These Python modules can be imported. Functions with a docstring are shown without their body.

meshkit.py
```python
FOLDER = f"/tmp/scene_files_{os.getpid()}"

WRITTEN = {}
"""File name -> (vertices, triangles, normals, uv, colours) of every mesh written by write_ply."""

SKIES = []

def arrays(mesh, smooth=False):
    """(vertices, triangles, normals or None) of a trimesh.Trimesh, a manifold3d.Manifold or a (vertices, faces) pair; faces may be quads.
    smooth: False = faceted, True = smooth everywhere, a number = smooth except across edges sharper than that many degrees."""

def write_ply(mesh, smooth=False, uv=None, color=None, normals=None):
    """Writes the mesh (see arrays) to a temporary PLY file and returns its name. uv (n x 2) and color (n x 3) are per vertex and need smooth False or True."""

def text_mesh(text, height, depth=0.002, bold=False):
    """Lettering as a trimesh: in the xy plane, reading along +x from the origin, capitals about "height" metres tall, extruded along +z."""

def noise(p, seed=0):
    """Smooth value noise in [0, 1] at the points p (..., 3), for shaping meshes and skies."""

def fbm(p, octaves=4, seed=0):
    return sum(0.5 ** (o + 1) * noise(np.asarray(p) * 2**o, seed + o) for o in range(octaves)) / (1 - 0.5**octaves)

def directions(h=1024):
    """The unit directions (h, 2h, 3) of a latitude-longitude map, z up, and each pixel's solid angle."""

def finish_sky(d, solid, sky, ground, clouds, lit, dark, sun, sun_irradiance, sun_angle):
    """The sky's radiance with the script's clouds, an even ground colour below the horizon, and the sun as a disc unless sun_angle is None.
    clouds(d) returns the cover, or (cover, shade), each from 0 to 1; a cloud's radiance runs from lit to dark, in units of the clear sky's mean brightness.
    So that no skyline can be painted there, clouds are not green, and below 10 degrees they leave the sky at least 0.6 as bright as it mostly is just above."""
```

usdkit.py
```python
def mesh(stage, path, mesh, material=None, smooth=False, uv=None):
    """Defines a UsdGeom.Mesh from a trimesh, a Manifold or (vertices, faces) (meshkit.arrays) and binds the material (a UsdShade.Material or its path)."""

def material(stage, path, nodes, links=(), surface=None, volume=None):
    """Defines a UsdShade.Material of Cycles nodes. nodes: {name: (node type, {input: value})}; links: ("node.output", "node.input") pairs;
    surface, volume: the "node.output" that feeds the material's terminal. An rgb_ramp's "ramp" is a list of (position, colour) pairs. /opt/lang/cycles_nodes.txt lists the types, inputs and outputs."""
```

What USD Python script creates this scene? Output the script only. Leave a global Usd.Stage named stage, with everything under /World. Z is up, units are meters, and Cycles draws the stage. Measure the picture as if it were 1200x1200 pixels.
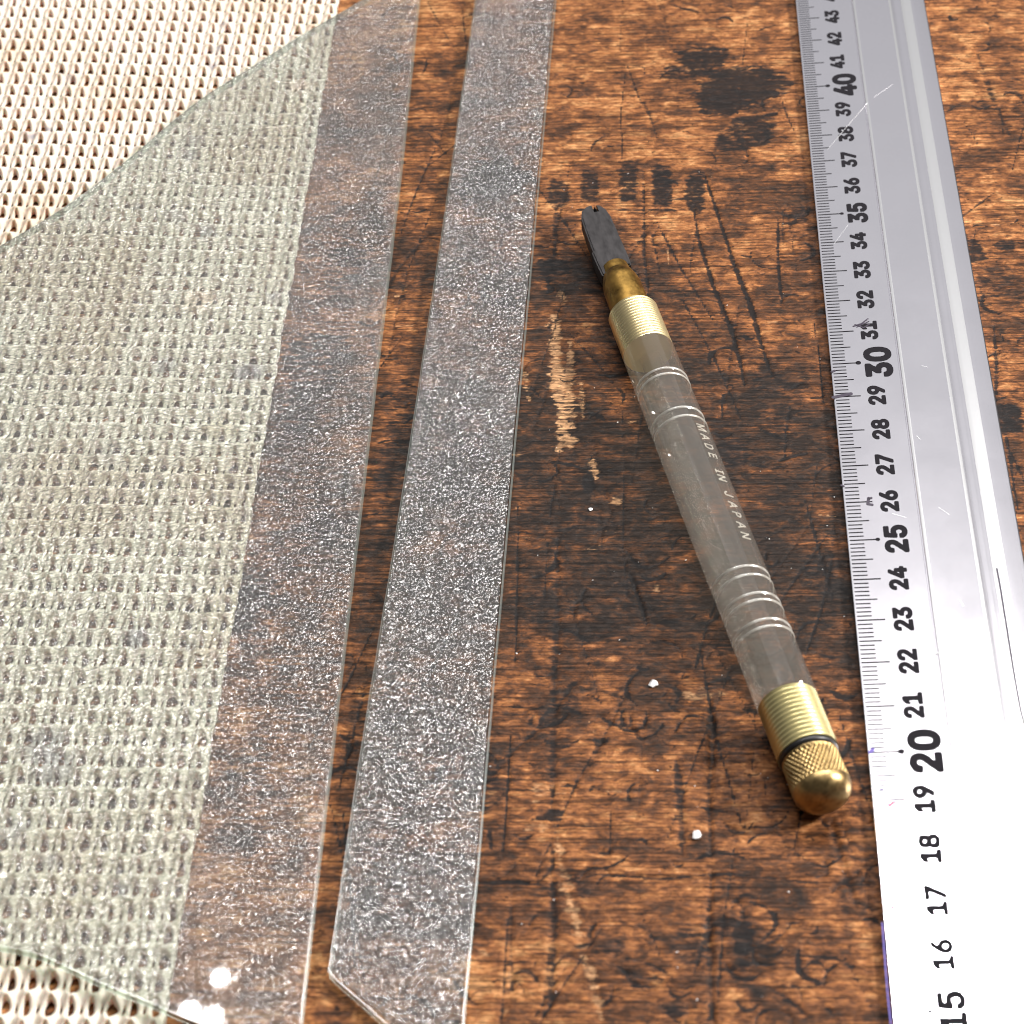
import math
import numpy as np
import trimesh
import manifold3d as m3
import usdkit
import meshkit
from pxr import Usd, UsdGeom, UsdLux, UsdShade, Gf, Sdf, Vt
from shapely.geometry import Polygon, LineString
from shapely import affinity

stage = Usd.Stage.CreateInMemory()
UsdGeom.SetStageUpAxis(stage, UsdGeom.Tokens.z)
UsdGeom.SetStageMetersPerUnit(stage, 1.0)
UsdGeom.Xform.Define(stage, '/World')
MM = 0.001

# ------------------------------------------------------------------ camera
CP = np.array([-0.035489, -0.018804, 0.280674])
TILT, ROLL, YAW, FPX = 0.787091, -0.076761, -0.100153, 2406.5
_w = np.array([math.sin(YAW) * math.cos(TILT), math.cos(YAW) * math.cos(TILT), -math.sin(TILT)])
_r = np.cross(_w, [0, 0, 1]); _r /= np.linalg.norm(_r)
_u = np.cross(_r, _w)
CR = _r * math.cos(ROLL) + _u * math.sin(ROLL)
CU = -_r * math.sin(ROLL) + _u * math.cos(ROLL)
cam = UsdGeom.Camera.Define(stage, '/World/camera')
M = np.eye(4); M[0, :3], M[1, :3], M[2, :3], M[3, :3] = CR, CU, -_w, CP
cam.AddTransformOp().Set(Gf.Matrix4d(M.tolist()))
cam.CreateHorizontalApertureAttr(36.0)
cam.CreateVerticalApertureAttr(36.0)
cam.CreateFocalLengthAttr(36.0 * FPX / 1200)
cam.CreateClippingRangeAttr(Gf.Vec2f(0.01, 50))
cam.CreateFStopAttr(32.0)
cam.CreateFocusDistanceAttr(0.415)
cam.CreateExposureAttr(0.0)


def at(px, py, z=0.0):
    """The point of the plane at height z that lies on the photograph's pixel."""
    d = _w + CR * (px - 600) / FPX - CU * (py - 600) / FPX
    return CP + d * ((z - CP[2]) / d[2])


# ------------------------------------------------------------------ light: a workshop with a tube lamp overhead and a lamp on the right
def rect_light(name, pos, target, w, h, intensity, color):
    L = UsdLux.RectLight.Define(stage, '/World/' + name)
    pos, target = np.array(pos, float), np.array(target, float)
    z = pos - target; z /= np.linalg.norm(z)
    x = np.cross([0, 1, 0], z); x /= np.linalg.norm(x)
    y = np.cross(z, x)
    m = np.eye(4); m[0, :3], m[1, :3], m[2, :3], m[3, :3] = x, y, z, pos
    L.AddTransformOp().Set(Gf.Matrix4d(m.tolist()))
    L.CreateWidthAttr(w); L.CreateHeightAttr(h); L.CreateIntensityAttr(intensity); L.CreateColorAttr(Gf.Vec3f(*color))
    return L


TGT = (-0.05, 0.27, 0)
rect_light('tube_lamp', (0.05, 0.885, 1.2), TGT, 1.3, 0.06, 92.0, (1.0, 0.97, 0.95))
rect_light('side_lamp', (0.86, 0.33, 0.64), TGT, 0.16, 0.16, 300.0, (1.0, 0.95, 0.9))
rect_light('added_bounce', (-0.1, 2.35, 2.05), TGT, 2.6, 2.1, 0.47, (0.96, 0.97, 1.0))  # added soft fill out of view, standing in for ceiling bounce
dome = UsdLux.DomeLight.Define(stage, '/World/room_light')
dome.CreateIntensityAttr(1.0)
room = usdkit.material(stage, '/World/Looks/room', {'b': ('background_shader', {'color': (1.0, 0.96, 0.95), 'strength': 0.09})}, surface='b.background')
UsdShade.MaterialBindingAPI.Apply(dome.GetPrim()).Bind(room)

# ------------------------------------------------------------------ helpers
LOOKS = {}
_taken = {}


def mat(name, nodes, links=(), surface='p.BSDF'):
    LOOKS[name] = usdkit.material(stage, '/World/Looks/' + name, nodes, links, surface=surface)
    return LOOKS[name]


def path_for(name, parent=None):
    base = (parent.GetPath().pathString if parent else '/World') + '/' + name
    n = _taken.get(base, -1) + 1
    _taken[base] = n
    return base if n == 0 else f'{base}_{n:03d}'


def obj(name, mesh, m, parent=None, smooth=35):
    g = usdkit.mesh(stage, path_for(name, parent), mesh, LOOKS[m], smooth=smooth)
    return g.GetPrim()


def tag(p, label=None, cat=None, group=None, kind=None):
    for k, v in (('label', label), ('category', cat), ('group', group), ('kind', kind)):
        if v:
            p.SetCustomDataByKey(k, v)
    return p


def thing(name, loc=(0, 0, 0), rotz=0.0):
    x = UsdGeom.Xform.Define(stage, path_for(name))
    x.AddTranslateOp().Set(Gf.Vec3d(*map(float, loc)))
    x.AddRotateZOp().Set(float(math.degrees(rotz)))
    return x.GetPrim()


def primvar(prim, name, values):
    UsdGeom.PrimvarsAPI(prim).CreatePrimvar(name, Sdf.ValueTypeNames.Color3fArray, 'vertex').Set(Vt.Vec3fArray.FromNumpy(np.asarray(values, np.float32)))


def revolve(profile, n=64, closed=False):
    """profile: (t, r) pairs in mm turned about the x axis; returns a trimesh in metres."""
    p = np.asarray(profile, float)
    a = np.linspace(0, 2 * math.pi, n, endpoint=False)
    t, r = p[:, 0][:, None], p[:, 1][:, None]
    v = np.stack([np.broadcast_to(t, (len(p), n)), r * np.cos(a), r * np.sin(a)], -1).reshape(-1, 3) * MM
    f = []
    k = len(p)
    for i in range(k if closed else k - 1):
        j = (i + 1) % k
        q = np.arange(n); q2 = (q + 1) % n
        A, B, C, D = i * n + q, j * n + q, j * n + q2, i * n + q2
        f += [np.stack([A, B, C], 1), np.stack([A, C, D], 1)]
    m = trimesh.Trimesh(v, np.vstack(f), process=False)
    if not closed:
        for e, flip in ((0, False), (k - 1, True)):
            c = len(m.vertices)
            q = np.arange(n); q2 = (q + 1) % n
            cap = np.stack([np.full(n, c), e * n + q2, e * n + q] if flip else [np.full(n, c), e * n + q, e * n + q2], 1)
            m = trimesh.Trimesh(np.vstack([m.vertices, [[p[e, 0] * MM, 0, 0]]]), np.vstack([m.faces, cap]), process=False)
    if m.volume < 0:
        m.invert()
    return m


def prism(poly, z0, z1, chamfer=0.0):
    """An outline (metres) standing from z0 to z1, its rims chamfered."""
    cs = m3.CrossSection([np.asarray(poly.exterior.coords)[:-1]], m3.FillRule.NonZero)
    if chamfer <= 0:
        return m3.Manifold.extrude(cs, z1 - z0).translate((0, 0, z0))
    inner = cs.offset(-chamfer, m3.JoinType.Miter, 2.0)
    parts = []
    outer_pts = np.vstack([np.asarray(c) for c in cs.to_polygons()])
    body = m3.Manifold.extrude(cs, z1 - z0 - 2 * chamfer).translate((0, 0, z0 + chamfer))
    core = m3.Manifold.extrude(inner, z1 - z0).translate((0, 0, z0))
    return body + core


# ------------------------------------------------------------------ materials
def chain(*steps):
    """Nodes and links of small formulas: (name, math type, a, b[, c]); a, b and c are numbers or "node.output"."""
    nd, ln = {}, []
    for name, kind, *args in steps:
        ins = {'math_type': kind}
        for i, a in enumerate(args):
            if isinstance(a, str): ln.append((a, f'{name}.value{i + 1}'))
            else: ins[f'value{i + 1}'] = a
        nd[name] = ('math', ins)
    return nd, ln


def step(name, src, a, b, lo=0.0, hi=1.0):
    return {name: ('map_range', {'range_type': 'smoothstep', 'from_min': a, 'from_max': b, 'to_min': lo, 'to_max': hi, 'clamp': True})}, [(src, f'{name}.value')]


# weathered wood: the mesh carries how dark the brown is (r), where it is black (g) and freshly torn (b); the nodes give grain and ragged edges
WN = {'c': ('attribute', {'attribute': 'col'}), 'sep': ('separate_color', {'color_type': 'rgb'}), 'g': ('geometry', {})}
WL = [('c.color', 'sep.color')]
for nm, sc, det, ro, dis in [('grain', (120, 1100, 200), 5.0, .68, .2), ('lines', (42, 1450, 200), 3.0, .65, .1), ('patch', (120, 190, 100), 7.0, .7, .5), ('speck', (480, 900, 400), 4.0, .62, .6), ('fine', (500, 2300, 800), 3.0, .6, .3), ('mott', (300, 520, 300), 6.0, .7, .9)]:
    WN['m' + nm] = ('mapping', {'scale': sc, 'location': (3.1 * len(WN), 1.7 * len(WN), 0)})
    WN[nm] = ('noise_texture', {'scale': 1.0, 'detail': det, 'roughness': ro, 'distortion': dis})
    WL += [('g.position', f'm{nm}.vector'), (f'm{nm}.vector', f'{nm}.vector')]
n_, l_ = chain(('d1', 'multiply_add', 'patch.fac', 1.7, -.85), ('d2', 'multiply_add', 'grain.fac', .7, -.35), ('d3', 'add', 'd1.value', 'd2.value'), ('d6', 'multiply_add', 'mott.fac', 1.7, -.85), ('d5', 'add', 'd3.value', 'd6.value'), ('d4', 'add', 'd5.value', 'sep.r'),
               ('e1', 'multiply_add', 'speck.fac', 1.3, -.65), ('e2', 'multiply_add', 'grain.fac', 1.2, -.6), ('e3', 'add', 'e1.value', 'e2.value'), ('e4', 'add', 'e3.value', 'sep.g'), ('e5', 'add', 'e3.value', 'sep.b'),
               ('sp2', 'multiply', 'spk.result', .85), ('blk', 'maximum', 'bm.result', 'sp2.value'), ('ft', 'multiply', 'f1.result', 'f2.result'),
               ('h1', 'multiply_add', 'fine.fac', .5, 'grain.fac'), ('h2', 'multiply_add', 'speck.fac', .8, 'h1.value'), ('h3', 'multiply_add', 'blk.value', -.12, 'h2.value'))
WN.update(n_); WL += l_
for a in (step('bm', 'e4.value', .31, .82, 0, .95), step('pm', 'e5.value', .40, .90, 0, .8), step('spk', 'speck.fac', .605, .69), step('f1', 'lines.fac', .36, .54, .34, 1.06), step('f2', 'fine.fac', .36, .62, .62, 1.22), step('rg', 'speck.fac', .35, .65, .42, .68)):
    WN.update(a[0]); WL += a[1]
WN.update({
    'ramp': ('rgb_ramp', {'ramp': [(0.0, (.46, .225, .090)), (.22, (.295, .117, .040)), (.45, (.16, .060, .022)), (.65, (.075, .032, .015)), (.9, (.035, .019, .012)), (1.0, (.02, .013, .01))]}),
    'fm': ('vector_math', {'math_type': 'scale'}),
    'mb': ('mix_color', {'b': (.008, .0072, .0075)}), 'mp': ('mix_color', {'b': (.60, .34, .17)}), 'pf': ('vector_math', {'math_type': 'scale'}),
    'b': ('bump', {'strength': 0.8, 'distance': 0.0003}),
    'p': ('principled_bsdf', {'specular_ior_level': 0.16}),
})
WL += [('d4.value', 'ramp.fac'), ('ramp.color', 'mp.a'), ('pm.result', 'mp.fac'), ('mp.result', 'fm.vector1'), ('ft.value', 'fm.scale'), ('fm.vector', 'mb.a'), ('blk.value', 'mb.fac'), ('mb.result', 'p.base_color'),
       ('h3.value', 'b.height'), ('b.normal', 'p.normal'), ('rg.result', 'p.roughness')]
del WN['pf']
mat('bench_wood', WN, WL)

mat('mat_foam', {
    'c': ('attribute', {'attribute': 'col'}),
    'g': ('geometry', {}),
    'n': ('noise_texture', {'scale': 900.0, 'detail': 3.0}),
    'b': ('bump', {'strength': 0.35, 'distance': 0.0002}),
    'p': ('principled_bsdf', {'roughness': 0.6, 'subsurface_weight': 0.15, 'subsurface_scale': 0.001}),
}, [('c.color', 'p.base_color'), ('g.position', 'n.vector'), ('n.fac', 'b.height'), ('b.normal', 'p.normal')])


def textured_glass(name, tint, scale, low, top, shine, bald=()):
    nd, ln = chain(('k1', 'subtract', 1.0, 'dv.value'), ('k2', 'power', 'k1.value', 3.0), ('k', 'multiply_add', 'k2.value', .8, shine), ('k_', 'multiply', 'k.value', 'up.value'), ('up', 'greater_than', 'pz.z', top), ('rk', 'multiply', 'up.value', .10), ('hk', 'multiply', 'up.value', .04),
                   ('l1', 'subtract', 1.0, 'loss.result'), ('l2', 'multiply', 'l1.value', 'up.value'), ('l3', 'subtract', 1.0, 'l2.value'))
    for a in (step('loss', 'ds.value', .80, .985, low, 1.0),):  # steep relief darkens the tint: shading put into the transparent colour
        nd.update(a[0]); ln += a[1]
    nd.update({
        'g': ('geometry', {}),
        'n': ('noise_texture', {'scale': scale, 'detail': 1.0, 'roughness': 0.5, 'distortion': 1.2}),
        'b': ('bump', {'strength': 1.0, 'distance': 0.0009}),
        'dv': ('vector_math', {'math_type': 'dot_product'}), 'ds': ('vector_math', {'math_type': 'dot_product'}),
        'tc': ('vector_math', {'math_type': 'scale', 'vector1': tint}),
        'gl': ('glossy_bsdf', {'color': (1, 1, 1), 'roughness': 0.21}),
        'rf': ('refraction_bsdf', {'color': tint, 'roughness': 0.02, 'IOR': 1.5}),
        't': ('transparent_bsdf', {}),
        'x': ('mix_closure', {}), 'df': ('diffuse_bsdf', {'color': (.82, .80, .83)}), 'hz': ('mix_closure', {}), 'pz': ('separate_xyz', {}),  # df: pale diffuse share imitating the grey haze of reflections
        'y': ('mix_closure', {}),
    })
    last = 'n.fac'
    for i, p in enumerate(bald):      # small spots that the roller left smooth
        nd[f'o{i}'] = ('vector_math', {'math_type': 'distance', 'vector2': tuple(map(float, p))})
        nd[f'w{i}'] = ('math', {'math_type': 'multiply_add', 'value2': .0008})
        for k, v in (step(f's{i}', f'w{i}.value', .0016, .0036)[0]).items(): nd[k] = v
        nd[f'q{i}'] = ('mix_float', {'a': .5})
        ln += [('g.position', f'o{i}.vector1'), ('n.fac', f'w{i}.value1'), (f'o{i}.value', f'w{i}.value3'), (f'w{i}.value', f's{i}.value'), (f's{i}.result', f'q{i}.fac'), (last, f'q{i}.b')]
        last = f'q{i}.result'
    mat(name, nd, ln + [('g.position', 'n.vector'), (last, 'b.height'), ('b.normal', 'gl.normal'), ('b.normal', 'rf.normal'), ('g.incoming', 'dv.vector1'), ('b.normal', 'dv.vector2'), ('g.normal', 'ds.vector1'), ('b.normal', 'ds.vector2'),
        ('l3.value', 'tc.scale'), ('g.position', 'pz.vector'), ('rk.value', 'x.fac'), ('tc.vector', 't.color'), ('t.BSDF', 'x.closure1'), ('rf.BSDF', 'x.closure2'), ('k_.value', 'y.fac'), ('x.closure', 'hz.closure1'), ('df.BSDF', 'hz.closure2'), ('hk.value', 'hz.fac'), ('hz.closure', 'y.closure1'), ('gl.BSDF', 'y.closure2')], surface='y.closure')


mat('cut_edge', {'d': ('diffuse_bsdf', {'color': (.78, .85, .82)}), 't': ('transparent_bsdf', {'color': (.9, .95, .93)}), 'gs': ('glossy_bsdf', {'roughness': .2}), 'x': ('mix_closure', {'fac': .06}), 'y': ('mix_closure', {'fac': .1})},
    [('t.BSDF', 'x.closure1'), ('d.BSDF', 'x.closure2'), ('x.closure', 'y.closure1'), ('gs.BSDF', 'y.closure2')], surface='y.closure')
textured_glass('sheet_glass', (0.965, 0.995, 0.975), 1150.0, .80, .0040, .17, [at(258, 1146, .0043), at(222, 1183, .0043), at(250, 1190, .0043), at(238, 1202, .0043)])
textured_glass('strip_glass', (0.95, 0.96, 0.95), 1100.0, .46, .0022, .19)

mat('aluminium', {
    'g': ('geometry', {}),
    'm': ('mapping', {'scale': (9000, 60, 3000)}),
    'n': ('noise_texture', {'scale': 1.0, 'detail': 3.0}),
    'n2': ('noise_texture', {'scale': 60.0, 'detail': 5.0, 'roughness': 0.65}),
    'r': ('map_range', {'from_min': 0.3, 'from_max': 0.7, 'to_min': 0.175, 'to_max': 0.20}),
    'b': ('bump', {'strength': 0.25, 'distance': 0.00003}),
    'p': ('principled_bsdf', {'base_color': (0.81, 0.79, 0.835), 'metallic': 1.0}),
}, [('g.position', 'm.vector'), ('m.vector', 'n.vector'), ('n.fac', 'b.height'), ('b.normal', 'p.normal'), ('g.position', 'n2.vector'), ('n2.fac', 'r.value'), ('r.result', 'p.roughness')])
mat('matte_aluminium', {'p': ('principled_bsdf', {'base_color': (.80, .80, .81), 'metallic': .95, 'roughness': .25})})
mat('black_print', {'p': ('principled_bsdf', {'base_color': (0.010, 0.009, 0.012), 'roughness': 0.7, 'specular_ior_level': 0.12})})
mat('ink_and_streak', {'p': ('principled_bsdf', {'base_color': (0.02, 0.012, 0.03), 'roughness': 0.45})})
mat('violet_ink', {'p': ('principled_bsdf', {'base_color': (0.10, 0.07, 0.32), 'roughness': 0.5})})
mat('pink_ink', {'p': ('principled_bsdf', {'base_color': (0.75, 0.12, 0.2), 'roughness': 0.5})})


def metal(name, color, rough, scale=(400, 400, 400), bump=0.2, var=0.12):
    mat(name, {
        'tc': ('texture_coordinate', {}),
        'm': ('mapping', {'scale': scale}),
        'n': ('noise_texture', {'scale': 1.0, 'detail': 5.0, 'roughness': 0.6}),
        'r': ('map_range', {'from_min': 0.3, 'from_max': 0.7, 'to_min': rough - var, 'to_max': rough + var, 'clamp': True}),
        'k': ('rgb_ramp', {'ramp': [(0.3, tuple(0.6 * c for c in color)), (0.62, color)]}),
        'b': ('bump', {'strength': bump, 'distance': 0.00006}),
        'p': ('principled_bsdf', {'metallic': 1.0}),
    }, [('tc.object', 'm.vector'), ('m.vector', 'n.vector'), ('n.fac', 'r.value'), ('r.result', 'p.roughness'), ('n.fac', 'k.fac'), ('k.color', 'p.base_color'), ('n.fac', 'b.height'), ('b.normal', 'p.normal')])


metal('aged_brass', (0.42, 0.25, 0.065), 0.38)
mat('bright_brass', {'p': ('principled_bsdf', {'base_color': (.84, .71, .40), 'metallic': .85, 'roughness': .3, 'coat_weight': .8})})
mat('plug_brass', {'p': ('principled_bsdf', {'base_color': (.62, .55, .27), 'metallic': .6, 'roughness': .3, 'coat_weight': 1.0})})
metal('cap_brass', (0.46, 0.325, 0.145), 0.38, bump=.1)
metal('tool_steel', (0.062, 0.059, 0.060), 0.5, scale=(250, 700, 700), bump=.05, var=.06)
mat('rubber', {'p': ('principled_bsdf', {'base_color': (0.012, 0.012, 0.013), 'roughness': 0.4})})
mat('acrylic', {
    'tc': ('texture_coordinate', {}),
    'm': ('mapping', {'scale': (150, 600, 600)}),
    'n': ('noise_texture', {'scale': 1.0, 'detail': 5.0, 'roughness': 0.65}),
    'r': ('map_range', {'from_min': 0.35, 'from_max': 0.7, 'to_min': 0.06, 'to_max': 0.15, 'clamp': True}),
    'rf': ('refraction_bsdf', {'color': (0.985, 0.98, 0.95), 'IOR': 1.45, 'roughness': 0.02}),
    'gs': ('glossy_bsdf', {'color': (1, 1, 1)}),
    't': ('transparent_bsdf', {'color': (0.985, 0.98, 0.95)}),
    'x': ('mix_closure', {'fac': 0.13}),
    'd': ('diffuse_bsdf', {'color': (0.80, 0.75, 0.68)}),
    'y': ('mix_closure', {'fac': 0.05}),
    'lw': ('layer_weight', {'blend': 0.5}),
    'f3': ('math', {'math_type': 'power', 'value2': 3.0}),
    'f': ('math', {'math_type': 'multiply_add', 'value2': 0.55, 'value3': 0.05}),
    'z': ('mix_closure', {}),
}, [('tc.object', 'm.vector'), ('m.vector', 'n.vector'), ('n.fac', 'r.value'), ('r.result', 'gs.roughness'),
    ('t.BSDF', 'x.closure1'), ('rf.BSDF', 'x.closure2'), ('x.closure', 'y.closure1'), ('d.BSDF', 'y.closure2'), ('lw.facing', 'f3.value1'), ('f3.value', 'f.value1'), ('f.value', 'z.fac'), ('y.closure', 'z.closure1'), ('gs.BSDF', 'z.closure2')], surface='z.closure')
mat('bore', {'t': ('transparent_bsdf', {'color': (.99, .985, .97)}), 'g': ('glossy_bsdf', {'roughness': .12}), 'lw': ('layer_weight', {'blend': .5}), 'f': ('math', {'math_type': 'power', 'value2': 3.0}), 'k': ('math', {'math_type': 'multiply', 'value2': .8}), 'x': ('mix_closure', {})},
    [('lw.facing', 'f.value1'), ('f.value', 'k.value1'), ('k.value', 'x.fac'), ('t.BSDF', 'x.closure1'), ('g.BSDF', 'x.closure2')], surface='x.closure')
mat('frosted', {'d': ('diffuse_bsdf', {'color': (.85, .83, .76)}), 't': ('transparent_bsdf', {}), 'g': ('glossy_bsdf', {'roughness': .25}), 'x': ('mix_closure', {'fac': .2}), 'y': ('mix_closure', {'fac': .2})},
    [('t.BSDF', 'x.closure1'), ('d.BSDF', 'x.closure2'), ('x.closure', 'y.closure1'), ('g.BSDF', 'y.closure2')], surface='y.closure')
mat('embossed', {'p': ('principled_bsdf', {'base_color': (0.8, 0.77, 0.68), 'roughness': 0.3, 'alpha': 0.27})})
mat('chip_glass', {'p': ('principled_bsdf', {'base_color': (0.93, 0.93, 0.93), 'roughness': 0.25, 'transmission_weight': 0.25})})

# ------------------------------------------------------------------ the bench top: a height field with its stains, cuts and gouges
xs = np.concatenate([np.arange(-0.34, -0.13, 0.0012), np.arange(-0.13, 0.075, 0.0004), np.arange(0.075, 0.16, 0.0012)])
ys = np.concatenate([np.arange(0.06, 0.138, 0.0012), np.arange(0.138, 0.46, 0.0004), np.arange(0.46, 0.58, 0.0012)])
X, Y = np.meshgrid(xs, ys)
rng = np.random.default_rng(7)


def fb(sx, sy, oct=3, seed=0, x=None, y=None):
    x = X if x is None else x; y = Y if y is None else y
    return meshkit.fbm(np.stack([x * sx + 31.7, y * sy + 17.3, np.zeros_like(x) + seed * 3.1], -1), oct, seed)


wob = fb(90, 90, 3, 3) - 0.5            # about 1 cm
fin = fb(600, 1300, 3, 4) - 0.5          # about 2 mm
YW = Y + 0.004 * (fb(9, 14, 2, 5) - 0.5) + 0.0012 * (fb(60, 60, 2, 6) - 0.5)
streak = fb(60, 700, 3, 8, X, YW)       # grain runs along x
streak2 = fb(190, 1150, 2, 9, X, YW)
patch = fb(26, 44, 3, 10)
patch2 = fb(75, 150, 3, 11)
black = np.zeros_like(X); brown = np.zeros_like(X); pale = np.zeros_like(X); hgt = np.zeros_like(X)


def window(p, pad):
    lo, hi = p.min(0) - pad, p.max(0) + pad
    return np.s_[np.searchsorted(ys, lo[1]):np.searchsorted(ys, hi[1]), np.searchsorted(xs, lo[0]):np.searchsorted(xs, hi[0])]


def dist_to(p, sl):
    x, y = X[sl], Y[sl]
    d = np.full(x.shape, 9.0)
    s = np.zeros(x.shape)
    for i in range(len(p) - 1):
        a, b = p[i], p[i + 1]
        ab = b - a
        t = np.clip(((x - a[0]) * ab[0] + (y - a[1]) * ab[1]) / max(ab @ ab, 1e-12), 0, 1)
        e = np.hypot(x - a[0] - t * ab[0], y - a[1] - t * ab[1])
        s = np.where(e < d, (i + t) / (len(p) - 1), s)
        d = np.minimum(d, e)
    return d, s


def stroke(field, p, width, amount, rough=0.5, taper=True, h=0.0):
    """A mark along world points p (width and h in mm)."""
    p = np.asarray(p, float)[:, :2]
    sl = window(p, width * 3 * MM)
    if 0 in X[sl].shape:
        return
    d, s = dist_to(p, sl)
    wd = width * MM * ((0.35 + 0.65 * np.sin(np.pi * np.clip(s, 0.02, 0.98)) ** 0.5) if taper else 1.0)
    q = d / wd + rough * 2.6 * fin[sl] + rough * 1.6 * wob[sl] + rough * 1.2 * (streak2[sl] - .5)
    k = np.clip(1.25 - q, 0, 1) ; k = k * k * (3 - 2 * k)
    field[sl] = np.maximum(field[sl], amount * k)
    if h:
        hgt[sl] += h * k


def blot(field, px, py, rx, ry, amount, rough=0.8, soft=0.5, sq=2.0):
    """An irregular spot centred on the bench under the photograph's pixel, radii in pixels."""
    c = at(px, py); ax = np.linalg.norm(at(px + rx, py) - c); ay = np.linalg.norm(at(px, py + ry) - c)
    sl = np.s_[np.searchsorted(ys, c[1] - 2.2 * ay):np.searchsorted(ys, c[1] + 2.2 * ay), np.searchsorted(xs, c[0] - 2.2 * ax):np.searchsorted(xs, c[0] + 2.2 * ax)]
    if 0 in X[sl].shape:
        return
    q = (np.abs((X[sl] - c[0]) / ax) ** sq + np.abs((Y[sl] - c[1]) / ay) ** sq) ** (1 / sq) + rough * (2.0 * wob[sl] + 1.3 * fin[sl] + 0.8 * (streak[sl] - 0.5) + .5 * (streak2[sl] - .5))
    k = np.clip((1 + soft / 2 - q) / soft, 0, 1); k = k * k * (3 - 2 * k)
    field[sl] = np.maximum(field[sl], amount * k)


def line(field, pts, width, amount, **k):
    ink = field is black
    stroke(field, [at(*p) for p in pts], width * (1.25 if ink else 1), min(1.1, amount + .15) if ink else amount, **k)


# the big black stain and the row of dark stamps
for b in [(820, 70, 30, 20, .9), (795, 85, 26, 14, .75), (872, 100, 44, 24, 1), (848, 108, 34, 20, .95), (905, 95, 26, 13, .8), (845, 124, 26, 12, .9), (880, 152, 26, 18, .85), (858, 166, 24, 12, .75), (850, 158, 15, 8, .7), (788, 106, 24, 16, .4)]:
    blot(black, *b)
for b in [(654, 226, 12, 16, .8), (691, 214, 10, 19, .75), (736, 217, 12, 27, .85), (775, 220, 12, 27, .85), (814, 223, 11, 25, .88), (864, 228, 9, 21, .45), (936, 250, 8, 10, .7), (720, 202, 14, 5, .4)]:
    blot(black, *b, rough=.75, soft=.7, sq=4)
for px in (735, 775, 690):
    line(black, [(px - 14, 245), (px + 16, 246)], .8, .7)
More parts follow.
